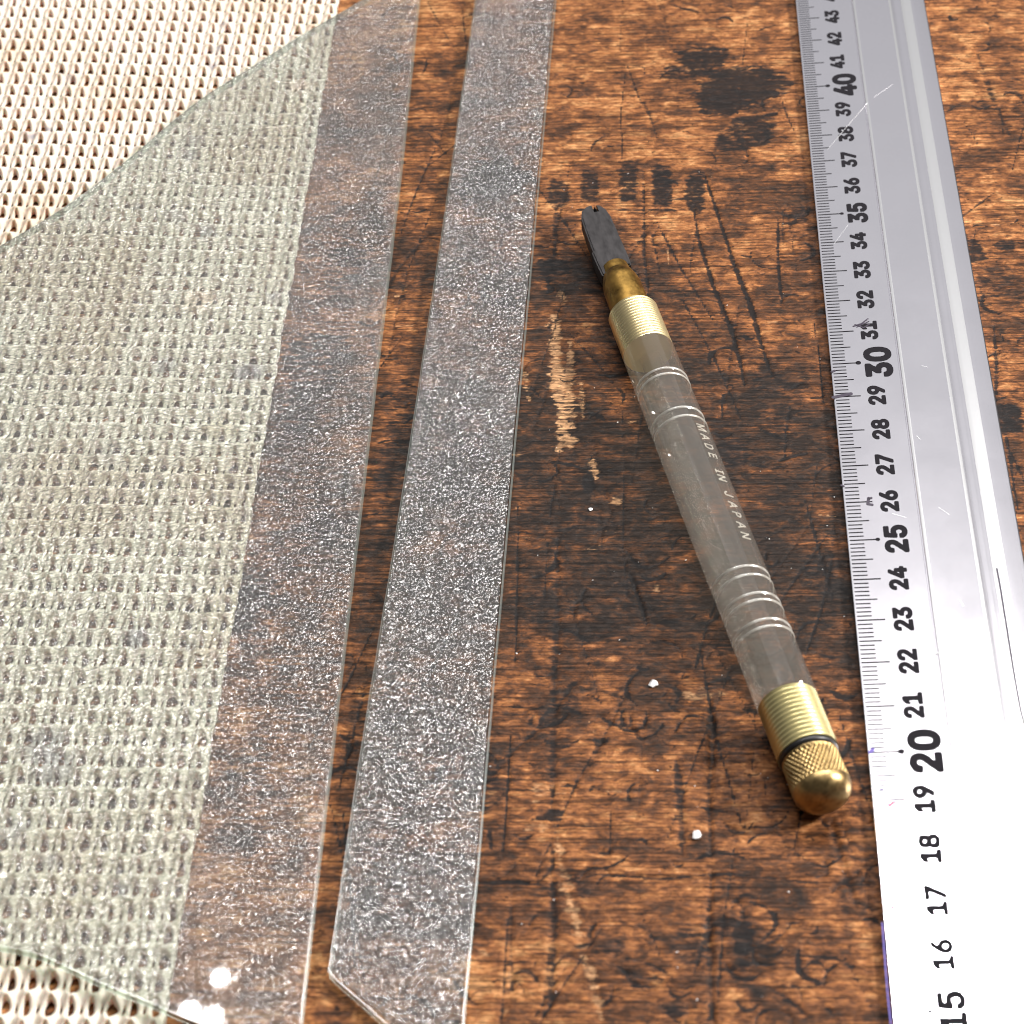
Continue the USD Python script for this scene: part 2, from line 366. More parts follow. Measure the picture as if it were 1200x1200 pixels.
# old dark patches, then small ones
for b in [(650, 316, 18, 14, .8), (690, 566, 8, 12, .9), (650, 955, 14, 12, 1), (636, 957, 9, 6, .8), (670, 820, 14, 10, .6), (640, 700, 20, 12, .5), (600, 560, 26, 22, .5), (690, 610, 30, 14, .5),
          (872, 1100, 16, 34, .85), (805, 1112, 20, 26, .6), (850, 1085, 22, 14, .6), (880, 1165, 20, 14, .5), (792, 1184, 14, 9, .8), (718, 1110, 18, 12, .6), (683, 1045, 11, 11, .6), (830, 1165, 12, 30, .4), (995, 1090, 6, 14, .6), (990, 1060, 7, 18, .5),
          (845, 758, 26, 12, .55), (800, 735, 40, 16, .5), (760, 700, 36, 26, .45), (720, 770, 30, 18, .45), (850, 640, 30, 30, .4), (900, 600, 30, 40, .35), (960, 660, 20, 12, .65), (975, 690, 16, 10, .6), (860, 530, 18, 14, .7), (835, 760, 16, 8, .6),
          (900, 450, 20, 24, .55), (915, 490, 24, 20, .55), (935, 470, 10, 20, .5), (880, 410, 14, 14, .5), (1180, 488, 18, 22, .9), (1140, 296, 16, 12, .75), (1164, 330, 22, 16, .6), (1150, 340, 22, 8, .5), (1177, 288, 12, 5, .8), (1125, 222, 10, 8, .6), (1150, 120, 9, 7, .6), (1120, 200, 8, 6, .6),
          (580, 208, 40, 22, .95), (560, 222, 26, 16, .7), (600, 232, 24, 14, .6), (555, 500, 44, 60, .5), (520, 555, 40, 26, .5), (480, 360, 20, 10, .4), (470, 540, 30, 90, .55), (410, 300, 26, 18, .75), (395, 330, 30, 14, .6), (430, 290, 20, 12, .6), (370, 430, 50, 40, .7), (340, 480, 40, 40, .6), (360, 590, 60, 50, .5), (300, 700, 40, 60, .6), (330, 640, 40, 20, .5), (350, 760, 40, 60, .5), (290, 900, 26, 30, .6), (280, 980, 40, 24, .45),
          (430, 1055, 20, 14, .8), (445, 1075, 26, 8, .6), (560, 925, 30, 22, .7), (480, 820, 34, 60, .35), (530, 700, 50, 30, .5), (430, 990, 30, 14, .35), (520, 1030, 30, 12, .35), (250, 1080, 30, 16, .4),
          (500, 150, 10, 6, .6), (505, 270, 14, 8, .5), (480, 330, 16, 12, .5), (455, 780, 12, 40, .4), (415, 850, 10, 40, .5), (380, 1000, 10, 30, .4)]:
    blot(black, *b)
for b in [(740, 620, 200, 190, .9), (640, 480, 90, 160, .75), (900, 560, 100, 140, .6), (640, 830, 80, 100, .6), (800, 800, 110, 90, .7), (860, 720, 70, 90, .6), (580, 380, 60, 80, .4), (1180, 560, 40, 160, .6), (470, 600, 40, 160, .7), (440, 850, 40, 160, .6), (860, 120, 90, 90, .35), (700, 330, 80, 60, .35), (380, 650, 90, 400, .5), (870, 1120, 90, 60, .4)]:
    blot(brown, *b, rough=1.1, soft=1.1)
# long cuts running away from the viewer, the horizontal crack and pale gouges
for pts, wd, am, hh in [
        ([(812, 240), (820, 285), (838, 340), (856, 382), (868, 425), (872, 450)], .55, .85, -.25), ([(826, 205), (845, 262), (860, 308), (880, 358), (893, 405), (905, 440)], .6, .85, -.25),
        ([(754, 200), (755, 300), (760, 345)], .5, .7, -.2), ([(652, 240), (650, 300)], .8, .6, -.1), ([(663, 385), (700, 425), (720, 450)], .4, .6, -.15), ([(735, 75), (748, 112), (760, 130), (770, 160)], .5, .6, -.15),
        ([(653, 630), (652, 720), (650, 800), (648, 880), (647, 950)], .9, .55, -.15), ([(607, 590), (606, 680), (604, 780)], .3, .75, -.15), ([(598, 860), (594, 940), (588, 1010)], .3, .8, -.15), ([(729, 480), (731, 560), (730, 640), (735, 700)], .3, .6, -.12),
        ([(831, 820), (835, 880), (830, 930), (833, 1000)], .6, .5, -.3), ([(834, 1020), (830, 1080), (833, 1150), (836, 1200)], .6, .5, -.3), ([(792, 890), (797, 930), (800, 1000)], .9, .6, -.2), ([(560, 925), (600, 880), (640, 845), (672, 800), (680, 795)], .7, .55, -.15),
        ([(555, 1034), (595, 1032), (632, 1036)], .6, .85, -.3), ([(632, 1036), (700, 1024), (780, 1029), (850, 1022), (940, 1032), (1020, 1036)], .35, .75, -.25), ([(690, 900), (715, 850), (735, 800)], .3, .5, -.1), ([(745, 690), (758, 732)], .5, .85, -.3),
        ([(600, 1040), (598, 1100), (602, 1160)], .4, .5, -.15), ([(648, 1030), (650, 1080), (645, 1180)], .8, .6, -.2), ([(975, 960), (985, 1010), (1003, 1060)], .7, .4, -.25), ([(440, 360), (470, 310), (500, 275)], .6, .5, -.1), ([(462, 60), (470, 85)], .6, .7, -.2),
        ([(1145, 60), (1165, 120), (1185, 160)], .9, .5, -.15), ([(1165, 380), (1168, 430), (1166, 480)], .5, .7, -.2), ([(1115, 262), (1165, 225)], .5, .6, -.15), ([(540, 395), (545, 450)], .4, .4, -.1), ([(880, 640), (950, 600)], .3, .5, -.1)]:
    line(black, pts, wd, am, h=hh)
c0 = [at(743 + 15 * math.cos(a), 838 + 16 * math.sin(a)) for a in np.linspace(-.3, 3.5, 12)]
stroke(black, c0, .8, .9, h=-.2)
for pts, wd, am in [
        ([(650, 960), (660, 1030), (680, 1100), (705, 1195)], 1.5, .8), ([(565, 1100), (560, 1200)], 1.3, .5), ([(605, 1120), (590, 1190)], 1.0, .5), ([(650, 370), (652, 430), (662, 500)], 2.1, .95), ([(668, 400), (666, 460), (672, 500)], 1.5, .85),
        ([(655, 490), (668, 522)], 2.6, .95), ([(680, 440), (684, 490)], .8, .7), ([(657, 515), (656, 528)], 1.4, .9), ([(694, 538), (699, 560)], 1.3, .9), ([(612, 425), (620, 470)], 1.0, .8), ([(640, 380), (655, 375)], 1.8, .7), ([(657, 340), (660, 356)], 1.4, .7),
        ([(722, 583), (724, 590)], 1.6, .8), ([(440, 375), (470, 340), (485, 325)], .6, .6), ([(430, 400), (445, 385)], .7, .5), ([(668, 325), (682, 340)], .9, .6), ([(620, 968), (645, 968)], 2.2, .8), ([(628, 935), (645, 920)], 2, .7), ([(715, 925), (750, 928)], 1.6, .5), ([(805, 815), (850, 812)], 2.0, .7), ([(690, 845), (705, 870)], .5, .7), ([(835, 840), (834, 900)], .6, .6),
        ([(730, 500), (745, 492)], .8, .7), ([(770, 688), (770, 692)], 1.6, .9), ([(880, 545), (885, 550)], .8, .5), ([(782, 290), (784, 310)], .5, .9), ([(920, 130), (950, 120)], 1, .5), ([(865, 150), (875, 143)], .8, .8)]:
    line(pale, pts, wd, am, rough=.8, h=-.12)
# many small nicks: short crescents and scratches in every direction
for i in range(560):
    px, py = rng.uniform(400, 1200), rng.uniform(0, 1200)
    c = at(px, py)[:2]; a = rng.choice([rng.uniform(0, 6.3), rng.normal(0.0, .35)]); ln = rng.uniform(.8, 4.2) * MM; bend = rng.uniform(-.9, .9)
    tt = np.linspace(-1, 1, 6)
    q = np.stack([tt * ln, bend * ln * (tt ** 2 - .4)], 1) @ np.array([[math.cos(a), math.sin(a)], [-math.sin(a), math.cos(a)]]) + c
    stroke(black, q, rng.uniform(.25, .85), rng.uniform(.6, 1.1), h=-rng.uniform(.05, .25))
for i in range(130):
    c = at(rng.uniform(400, 1200), rng.uniform(0, 1200))[:2]; a = rng.normal(1.5, .25); ln = rng.uniform(4, 22) * MM
    q = np.array([[-1, 0.0], [0, rng.uniform(-.05, .05)], [1, 0]]) * ln @ np.array([[math.cos(a), math.sin(a)], [-math.sin(a), math.cos(a)]]) + c
    stroke(black, q, rng.uniform(.22, .5), rng.uniform(.5, 1.0), h=-.12)
for i in range(220):
    c = at(rng.uniform(400, 1200), rng.uniform(0, 1200))[:2]; ln = rng.uniform(.3, 2.2) * MM
    stroke(pale, np.array([c - [ln, 0], c + [ln, rng.uniform(-.3, .3) * MM]]), rng.uniform(.15, .4), rng.uniform(.3, .8), rough=1.0)

sm = lambda v, a, b: np.clip((v - a) / (b - a), 0, 1)
far = sm(Y, 0.36, 0.44)
near = sm(Y, .23, .15)
blotch = fb(48, 62, 4, 13); blotch2 = fb(130, 190, 4, 14)
mid = np.exp(-((X + .045) / .075) ** 2 - ((Y - .262) / .062) ** 2)
D = .33 + .50 * sm(blotch, .38, .68) * (.55 + .45 * mid) + .26 * (sm(blotch2, .42, .66) - .4) + .34 * mid + .16 * brown - .06 * far - .06 * near  # broad tone: darker in the middle, lighter towards both ends
D = np.clip(D, .02, .95)
col = np.stack([D, black * .95, pale * .8], -1)
hgt += .10 * (streak - .5) + .12 * (patch2 - .5) + .05 * fin
Z = (hgt * MM).clip(-.0006, .0002) - .00015
nx, ny = len(xs), len(ys)
ii = np.arange(nx * ny).reshape(ny, nx)
A, B, C, E_ = ii[:-1, :-1].ravel(), ii[:-1, 1:].ravel(), ii[1:, 1:].ravel(), ii[1:, :-1].ravel()
top = trimesh.Trimesh(np.stack([X, Y, Z], -1).reshape(-1, 3), np.vstack([np.stack([A, B, C], 1), np.stack([A, C, E_], 1)]), process=False)
bench = obj('bench_top', top, 'bench_wood', smooth=True)
primvar(bench, 'col', col.reshape(-1, 3))
tag(bench, 'worn brown wooden workbench top with black stains, cuts and gouges', 'workbench', kind='structure')

# ------------------------------------------------------------------ the cream open-weave mat
NU, NV = 10, 12
gu, gv = np.meshgrid(np.linspace(0, 1, NU + 1), np.linspace(0, 1, NV + 1))


def hole(u, v):
    big = (np.abs(u - .5) / .185) ** 1.6 + (np.abs(v - .5 - .25 * (u - .5)) / .36) ** 1.6 - 1
    du = np.minimum(u, 1 - u)
    small = (du / .058) ** 1.6 + (np.abs(v - .5) / .15) ** 1.6 - 1
    return np.minimum(big * .185, small * .058)


def clip_tile():
    """One cell of the mat's sheet as triangles cut along the rims of its holes."""
    P = np.stack([gu, gv], -1).reshape(-1, 2)
    i = np.arange((NU + 1) * (NV + 1)).reshape(NV + 1, NU + 1)
    tr = []
    for a in range(NV):
        for b in range(NU):
            q = [i[a, b], i[a, b + 1], i[a + 1, b + 1], i[a + 1, b]]
            tr += [(q[0], q[1], q[2]), (q[0], q[2], q[3])] if (a + b) % 2 else [(q[0], q[1], q[3]), (q[1], q[2], q[3])]
    pts, key, faces, rim = list(map(tuple, P)), {}, [], []
    g = hole(P[:, 0], P[:, 1])

    def cut(a, b):
        k = (min(a, b), max(a, b))
        if k not in key:
            lo, hi = (P[a], P[b]) if g[a] > 0 else (P[b], P[a])
            for _ in range(14):
                m = (lo + hi) / 2
                if hole(*m) > 0: lo = m
                else: hi = m
            key[k] = len(pts); pts.append(tuple(lo))
        return key[k]

    for t in tr:
        s = [g[x] > 0 for x in t]
        n = sum(s)
        if n == 3:
            faces.append(t)
        elif n == 2:
            o = s.index(False); a, b, c = t[o], t[(o + 1) % 3], t[(o + 2) % 3]
            x, y = cut(a, b), cut(a, c)
            faces += [(x, b, c), (x, c, y)]; rim.append((y, x))
        elif n == 1:
            o = s.index(True); a, b, c = t[o], t[(o + 1) % 3], t[(o + 2) % 3]
            x, y = cut(a, b), cut(a, c)
            faces.append((a, x, y)); rim.append((x, y))
    return np.array(pts), np.array(faces), np.array(rim)


tp, tf, trim = clip_tile()
# grid of cells: columns count leftwards from the mat's right edge, rows from near to far
R0, R1 = at(200, 1180), at(400, 0)          # its right edge
NCOL, NROW = 52, 76


def mat_xy(i, j):
    """Grid coordinates -> bench. Rows open up and swing a little towards the far end, as the soft mat lies."""
    s = j / 66.0
    y = R0[1] - .012 + (R1[1] - R0[1] + .012) * (.93 * s + .07 * s * s) 
    xe = R0[0] + (R1[0] - R0[0]) * (y - R0[1]) / (R1[1] - R0[1])
    pitch = (3.42 + .25 * s) * MM
    x = xe - (i + .12) * pitch
    y = y + .10 * s * (xe - x) * .9
    return x, y


ci, cj = np.meshgrid(np.arange(NCOL), np.arange(NROW))
ci, cj = ci.ravel(), cj.ravel()
cx, cy = mat_xy(ci + .5, cj + .5)
keep = (cx > -.275) & (cy > .10) & (cy < .50)
ci, cj = ci[keep], cj[keep]
nC, nP = len(ci), len(tp)
jit = rng.normal(0, 1, (nC, 4))
uu, vv = np.broadcast_to(tp[:, 0], (nC, nP)), np.broadcast_to(tp[:, 1], (nC, nP))
inner = np.exp(-(((uu - .5) / .33) ** 2 + ((vv - .5) / .45) ** 2) * 1.5) * np.clip(np.minimum(np.minimum(uu, 1 - uu), np.minimum(vv, 1 - vv)) * 6, 0, 1)
du = uu - .5; dv = vv - .5
uu2 = uu + inner * (du * jit[:, :1] * .30 + .03 * jit[:, 1:2])
vv2 = vv + inner * (dv * jit[:, 2:3] * .22 + .03 * jit[:, 3:4])
gi, gj = ci[:, None] + uu2, cj[:, None] + vv2
mx, my = mat_xy(gi, gj)
nz = meshkit.fbm(np.stack([mx * 260, my * 260, 0 * mx], -1), 2, 21) - .5
nz2 = meshkit.fbm(np.stack([mx * 260, my * 260, 0 * mx + 9], -1), 2, 22) - .5
mx = mx + nz * .0009; my = my + nz2 * .0009
g0 = hole(uu, vv)
edge = np.clip(g0 / .10, 0, 1) ** .5
lobe = (.5 + .5 * np.cos(2 * np.pi * vv)) ** .8 * (.62 + .38 * np.cos(2 * np.pi * (uu - .5)))
mz = .12 + edge * (.42 + 1.45 * lobe) + .18 * nz
MAT_TOP = 2.0
rimz = np.clip(mz, .1, None)
vt = np.stack([mx, my, rimz * MM], -1).reshape(-1, 3)
off = (np.arange(nC) * nP)[:, None, None]
ft = (tf[None] + off).reshape(-1, 3)
# merge the seams between cells
kk = np.round(np.stack([(ci[:, None] + uu), (cj[:, None] + vv)], -1).reshape(-1, 2) * 4096).astype(np.int64)
kk = kk[:, 0] * 10_000_000 + kk[:, 1]
un, first, inv = np.unique(kk, return_index=True, return_inverse=True)
vm = vt[first]; ft = inv[ft]
rm = inv[(trim[None] + off).reshape(-1, 2)]
low = vm.copy(); low[:, 2] = .0001
used = np.unique(rm); mp = np.full(len(vm), -1); mp[used] = np.arange(len(used)) + len(vm)
v_all = np.vstack([vm, low[used]])
wall = np.vstack([np.stack([rm[:, 0], rm[:, 1], mp[rm[:, 1]]], 1), np.stack([rm[:, 0], mp[rm[:, 1]], mp[rm[:, 0]]], 1)])
# outer border wall
e = np.sort(np.vstack([ft[:, [0, 1]], ft[:, [1, 2]], ft[:, [2, 0]]]), 1)
ue, cnt = np.unique(e, axis=0, return_counts=True)
bd = ue[cnt == 1]; bd = bd[(mp[bd] < 0).any(1)]
ub = np.unique(bd); mp2 = np.full(len(vm), -1); mp2[ub] = np.arange(len(ub)) + len(v_all)
v_all = np.vstack([v_all, low[ub]])
wall2 = np.vstack([np.stack([bd[:, 0], bd[:, 1], mp2[bd[:, 1]]], 1), np.stack([bd[:, 0], mp2[bd[:, 1]], mp2[bd[:, 0]]], 1)])
fm = np.vstack([ft, wall, wall2])
t0 = trimesh.Trimesh(vm, ft, process=False)
fm[:len(ft)] = ft if t0.face_normals[:, 2].mean() > 0 else ft[:, ::-1]
mm_ = trimesh.Trimesh(v_all, fm, process=False)
p0 = obj('mesh_mat', mm_, 'mat_foam', smooth=True)
vx, vy = v_all[:, 0], v_all[:, 1]
st = meshkit.fbm(np.stack([vx * 45, vy * 45, 0 * vx], -1), 3, 31)
mc = np.array([.66, .585, .495]) * (1 - .22 * np.clip((st - .5) / .2, 0, 1)[:, None] * np.array([.55, .8, 1.1]))


def mat_spot(px, py, r, c, k):
    global mc
    p = at(px, py, .0015)
    d = np.hypot(vx - p[0], vy - p[1]) / (r * MM) + (st - .5) * 2
    w = (k * np.clip(1.4 - d, 0, 1))[:, None]
    mc = mc * (1 - w) + np.array(c) * w


for s in [(35, 155, 2.2, .3), (75, 85, 1.8, .4), (85, 92, 2.2, .35), (55, 148, 1.0, .7), (37, 158, 1, .6), (250, 75, 1.6, .6), (262, 25, 1.5, .5), (255, 55, 1.4, .4), (20, 175, 1.5, .3), (230, 160, 2.5, .4), (222, 180, 2, .4), (160, 240, 1.6, .5), (205, 250, 2, .3), (195, 425, 2.2, .45), (290, 435, 2.2, .6), (240, 270, 2.2, .4), (320, 345, 1.6, .5), (60, 1005, 2.4, .4), (50, 870, 2.6, .4), (160, 745, 2.2, .55), (220, 755, 2, .5), (250, 580, 1.2, .7), (140, 1040, 1.6, .6), (20, 970, 2.2, .4), (60, 900, 3, .4), (290, 600, 2, .3), (120, 530, 3, .2), (200, 120, 2, .25)]:
    mat_spot(*s[:3], (.10, .10, .16), s[3])
for s in [(130, 135, 2.5, .35), (125, 145, 1.5, .3), (235, 350, 3, .25), (350, 100, 3, .3), (250, 760, 3, .2)]:
    mat_spot(*s[:3], (.8, .42, .28), s[3])
for s in [(20, 178, 1.6, .4), (300, 30, 3, .3), (345, 120, 3, .4), (260, 500, 3, .3)]:
    mat_spot(*s[:3], (.45, .33, .14), s[3])
primvar(p0, 'col', mc)
tag(p0, 'cream open-weave rubbery non-slip mat lying under the large glass sheet', 'mat')

# ------------------------------------------------------------------ ruler
W = .0318
RY0, RY1 = .09, .56
prof = [(0, 1.0), (0, 1.38), (.25, 1.5), (13.45, 2.22), (13.58, 2.12), (13.75, 2.12), (13.9, 2.3), (14.3, 2.42), (15.0, 2.46), (22.4, 2.46), (23.0, 2.40), (23.6, 2.31), (24.0, 2.25), (24.3, 2.23), (24.8, 2.24),
        (25.0, 2.26), (25.15, 2.33), (25.4, 2.36), (25.8, 2.30), (26.4, 2.24), (27.4, 2.25), (28.0, 2.30), (28.4, 2.38), (28.7, 2.40), (29.0, 2.38), (31.4, 2.25), (31.7, 2.1), (31.8, 1.4), (31.8, .2), (31.5, .0), (29.5, 0), (29.3, .6), (15.0, .9), (14.8, .05), (12.0, .0), (11.8, .55)]
ruler = thing('aluminium_ruler')
rp = Polygon(prof)
ny_ = 95
pp = np.array(prof)[::-1]
sec = []
for y in np.linspace(RY0, RY1, ny_):
    sec.append(np.stack([pp[:, 0] * MM, np.full(len(pp), y), pp[:, 1] * MM], 1))
V = np.vstack(sec); k = len(pp); F = []
for a in range(ny_ - 1):
    q = np.arange(k); q2 = (q + 1) % k
    F += [np.stack([a * k + q, a * k + q2, (a + 1) * k + q2], 1), np.stack([a * k + q, (a + 1) * k + q2, (a + 1) * k + q], 1)]
capm = trimesh.creation.triangulate_polygon(rp, engine='earcut')
cv, cf = capm[0], capm[1]
for y in (RY0, RY1):
    o = len(V); V = np.vstack([V, np.stack([cv[:, 0] * MM, np.full(len(cv), y), cv[:, 1] * MM], 1)]); F.append(cf + o)
rm_ = trimesh.Trimesh(V, np.vstack(F), process=False)
trimesh.repair.fix_normals(rm_)
obj('body', rm_, 'aluminium', ruler, smooth=28)


def rz(u):
    """Height of the ruler's upper face at u mm from its thin edge."""
    return np.interp(u, [p[0] for p in prof[2:32]], [p[1] for p in prof[2:32]])


def drape(m, lift=.018):
    """A flat mark given in mm over (u, y) laid on the ruler's face."""
    v = np.array(m.vertices)
    z = rz(v[:, 0]) + lift + (v[:, 2] - v[:, 2].min()) * .15
    return trimesh.Trimesh(np.stack([v[:, 0], v[:, 1], z], 1) * MM, m.faces, process=False)


def bar(u0, u1, y, w):
    return trimesh.creation.box(bounds=[[u0, y - w / 2, 0], [u1, y + w / 2, .1]])


def bold_text(text, h, grow):
    """Lettering whose strokes are thickened by grow (mm) on either side."""
    from shapely import union_all
    t = meshkit.text_mesh(text, h - 2 * grow, .1, bold=True)
    tri = t.triangles[t.face_normals[:, 2] > .9][:, :, :2]
    sh = union_all([Polygon(x).buffer(1e-4) for x in tri]).buffer(grow, quad_segs=3)
    return trimesh.util.concatenate([trimesh.creation.extrude_polygon(g, .1, engine='earcut') for g in getattr(sh, 'geoms', [sh])])


def band(u0, u1, lift, step_=.25):
    us = np.arange(u0, u1 + 1e-6, step_); n = len(us)
    pts = [(u, y, rz(u) + lift) for y in (RY0 * 1000 + .5, RY1 * 1000 - .5) for u in us]
    f = [t for a in range(n - 1) for t in ((a, a + 1, n + a + 1), (a, n + a + 1, n + a))]
    return trimesh.Trimesh(np.array(pts) * MM, f, process=False)


obj('frosted_rib', band(25.7, 28.2, .012), 'matte_aluminium', ruler, smooth=True)
obj('highlight_strip', band(13.95, 14.45, .012, .1), 'matte_aluminium', ruler, smooth=True)  # bright strip laid on as the highlight of the bevel ridge
obj('highlight_strip', band(22.7, 23.3, .012, .1), 'matte_aluminium', ruler, smooth=True)  # second strip, imitating the glint along the plateau's edge
fine = []
for mmk in range(int(RY0 * 1000) + 2, int(RY1 * 1000) - 2):
    if mmk % 10 == 0:
        obj('centimetre_tick', drape(bar(.35, 5.3, mmk, .28)), 'black_print', ruler, smooth=False)
    elif mmk % 5 == 0:
        fine.append(bar(.35, 4.3, mmk, .25))
    else:
        fine.append(bar(.35, 3.0, mmk, .24))
tag(obj('millimetre_ticks', drape(trimesh.util.concatenate(fine)), 'black_print', ruler, smooth=False), kind='stuff')
for cm in range(10, 56):
    big = cm % 10 == 0; five = cm % 10 == 5
    h = 5.3 if big else 4.2 if five else 3.35
    t = bold_text(str(cm), h, .05 * h)
    v = np.array(t.vertices); wx = v[:, 0].max() - v[:, 0].min(); v[:, 0] -= v[:, 0].min() + wx / 2
    L = 9.3 if big else 7.2 if five else 5.9
    v[:, 0] *= min(L / wx, 1.12)
    base = 6.6 + h
    g = trimesh.Trimesh(np.stack([base - v[:, 1], v[:, 0] + cm * 10, v[:, 2]], 1), t.faces, process=False)
    obj('numeral', drape(g), 'black_print', ruler, smooth=False)
    if big or five:
        r = .55 if big else .42
        d = trimesh.creation.cylinder(r, .1, sections=20)
        d.apply_translation((5.55, cm * 10, .05))
        obj('dot', drape(d), 'black_print', ruler, smooth=False)


def pen(pts, w, m, label=None):
    """A pen line or dark streak over pixels of the photograph, drawn on the ruler's face."""
    q = [at(x, y, .0019)[:2] * 1000 for x, y in pts]
    s = LineString(q).segmentize(.4).buffer(w / 2, quad_segs=4)
    n = trimesh.creation.extrude_polygon(s, .1, engine='earcut')
    p_ = obj('ruler_mark', drape(n, .03), m, ruler, smooth=False)
    if label:
        tag(p_, label)


pen([(977, 464), (985, 462.5), (997, 460.5)], .85, 'ink_and_streak', 'thick black pen line just below 30')
pen([(975, 434), (978, 433)], .55, 'ink_and_streak')
pen([(1000, 382), (1010, 379), (1017, 374)], .35, 'ink_and_streak'); pen([(1002, 380), (1012, 384), (1019, 380)], .3, 'ink_and_streak'); pen([(1004, 383), (1018, 377)], .25, 'ink_and_streak')
pen([(1018, 583), (1017, 590), (1022, 591)], .6, 'ink_and_streak'); pen([(1018, 584), (1021, 583)], .5, 'ink_and_streak'); pen([(986, 567), (989, 568)], .4, 'ink_and_streak')
pen([(1020, 880), (1023, 877)], .7, 'violet_ink'); pen([(1032, 922), (1034, 923)], .35, 'violet_ink')
pen([(1042, 943), (1048, 939)], .45, 'pink_ink'); pen([(1043, 1068), (1047, 1064), (1041, 1058)], .35, 'pink_ink'); pen([(1044, 938.5), (1062, 938.5)], .2, 'pink_ink')
pen([(1034, 1080), (1037, 1120), (1041, 1170), (1046, 1215)], .25, 'violet_ink', 'violet line along the thin edge')
pen([(1168, 668), (1172, 690), (1180, 740), (1187, 785), (1195, 830), (1207, 880), (1216, 920)], .34, 'ink_and_streak', 'black streak along the groove')  # thin black strip draped along the groove, drawn like the pen lines
mat('scratch', {'p': ('principled_bsdf', {'base_color': (.86, .86, .88), 'metallic': .95, 'roughness': .3})})
for a, b, w_ in [((970, 173), (1016, 121), .16), ((1024, 115), (1046, 100), .1), ((978, 283), (994, 262), .12), ((1046, 601), (1062, 606), .14), ((1125, 705), (1129, 711), .3), ((1074, 512), (1078, 516), .2), ((1100, 596), (1112, 604), .12), ((1088, 770), (1100, 765), .3), ((1090, 820), (1099, 818), .35), ((1135, 830), (1139, 838), .5), ((1080, 430), (1086, 431), .2)]:
    q = [at(*a, .0022)[:2] * 1000, at(*b, .0022)[:2] * 1000]
    obj('scratch', drape(trimesh.creation.extrude_polygon(LineString(q).segmentize(.4).buffer(w_ * .35, quad_segs=2), .1, engine='earcut'), .02), 'scratch', ruler, smooth=False)
tag(ruler, 'silver aluminium ruler with black numerals lying right of the glass cutter', 'ruler')

# ------------------------------------------------------------------ textured glass
def glass_piece(name, pts, z0, th, m, label):
    q = np.array([p[:2] for p in pts])
    c = np.asarray(LineString(Polygon(q).buffer(0).exterior.coords).segmentize(.003).coords)[:-1]
    nn = meshkit.fbm(np.concatenate([c * 160, np.zeros((len(c), 1))], 1), 3, 5) - .5
    pol = Polygon(c + (nn * .00012)[:, None] * np.array([1, .5])).buffer(0)
    x = thing(name)
    obj('pane', prism(pol, z0, z0 + th, .0002), m, x, smooth=20)
    rim = pol.buffer(.00018, join_style=2).difference(pol.buffer(.00002, join_style=2))
    obj('cut_edge', trimesh.creation.extrude_polygon(rim, th - .0003, engine='earcut').apply_translation((0, 0, z0 + .00012)), 'cut_edge', x, smooth=False)
    return tag(x, label, 'glass')


GZ = .0021
GT = GZ + .0022
arc = [(400, 14), (350, 42), (300, 75), (230, 117), (150, 187), (75, 244), (0, 288), (-70, 325), (-140, 352)]
bot = [(-140, 1085), (-60, 1098), (0, 1106), (45, 1115), (75, 1129), (125, 1153), (170, 1170), (205, 1186), (245, 1202), (300, 1228), (345, 1245)]
def rounded(p):
    p = np.array(p, float)
    for _ in range(3):
        p = np.vstack([p[:1], np.stack([.75 * p[:-1] + .25 * p[1:], .25 * p[:-1] + .75 * p[1:]], 1).reshape(-1, 2), p[-1:]])
    return [tuple(x) for x in p]


arc, bot = rounded(arc), rounded(bot)
sheet = glass_piece('glass_sheet', [at(x, y, GT) for x, y in [(498, -60), (460, -30), (430, -4)] + arc + bot + [(347, 1245), (351, 1200), (364, 1080), (402, 760), (441, 430), (470, 190), (490, 0)]], GZ, .0022, 'sheet_glass',
                    'large sheet of clear pebbled glass with a curved end, lying on the cream mat')
ST = .0024
glass_piece('glass_strip', [at(x, y, ST) for x, y in [(563, -50), (557, 0), (523, 240), (470, 590), (420, 900), (386, 1137), (391, 1143), (455, 1200), (500, 1240), (537, 1262), (541, 1200), (560, 1000), (577, 800), (606, 480), (628, 240), (650, 0), (655, -50)]], .0002, .0022, 'strip_glass',
            'narrow strip of clear pebbled glass with one slanted end, on the bare wood')

# ------------------------------------------------------------------ glass cutter
T0, T1 = at(693, 244, .0060), at(970, 946, .0048)
ax = (T1 - T0)[:2]; Lc = np.linalg.norm(ax) * 1000
cut = thing('glass_cutter', (T0[0], T0[1], 0), math.atan2(ax[1], ax[0]))
SC = Lc / 168.0
CZ = .0056


def up(m):
    m.apply_translation((0, 0, CZ)); m.apply_scale([SC, 1, 1]); return m


def ring(t0, t1, r, g, n=1.0):
    return [(t0 - .35, r), (t0, g), (t1, g), (t1 + .35, r)]


outer = [(50.2, 5.0), (50.5, 5.3), (51.0, 5.35), (61.3, 5.4)] + ring(61.8, 62.8, 5.4, 5.2) + [(73.2, 5.45)] + ring(73.8, 75.6, 5.45, 5.22) + [(76.4, 5.5), (117.0, 5.5)] + ring(117.8, 119.3, 5.45, 5.22) + [(123.8, 5.4)] + ring(124.6, 125.6, 5.4, 5.2) + [(130.2, 5.4)] + ring(131, 132, 5.4, 5.2) + [(145.6, 5.4), (146.0, 5.2)]
obj('handle', up(revolve([(50.2, 2.0)] + outer + [(146.0, 2.0)], 72)), 'acrylic', cut, smooth=25)
obj('oil_chamber', up(revolve([(52, .4), (52.2, 2.2), (75.2, 2.3), (76, 2.8), (140, 2.8), (142, .4)], 56)), 'bore', cut, smooth=30)


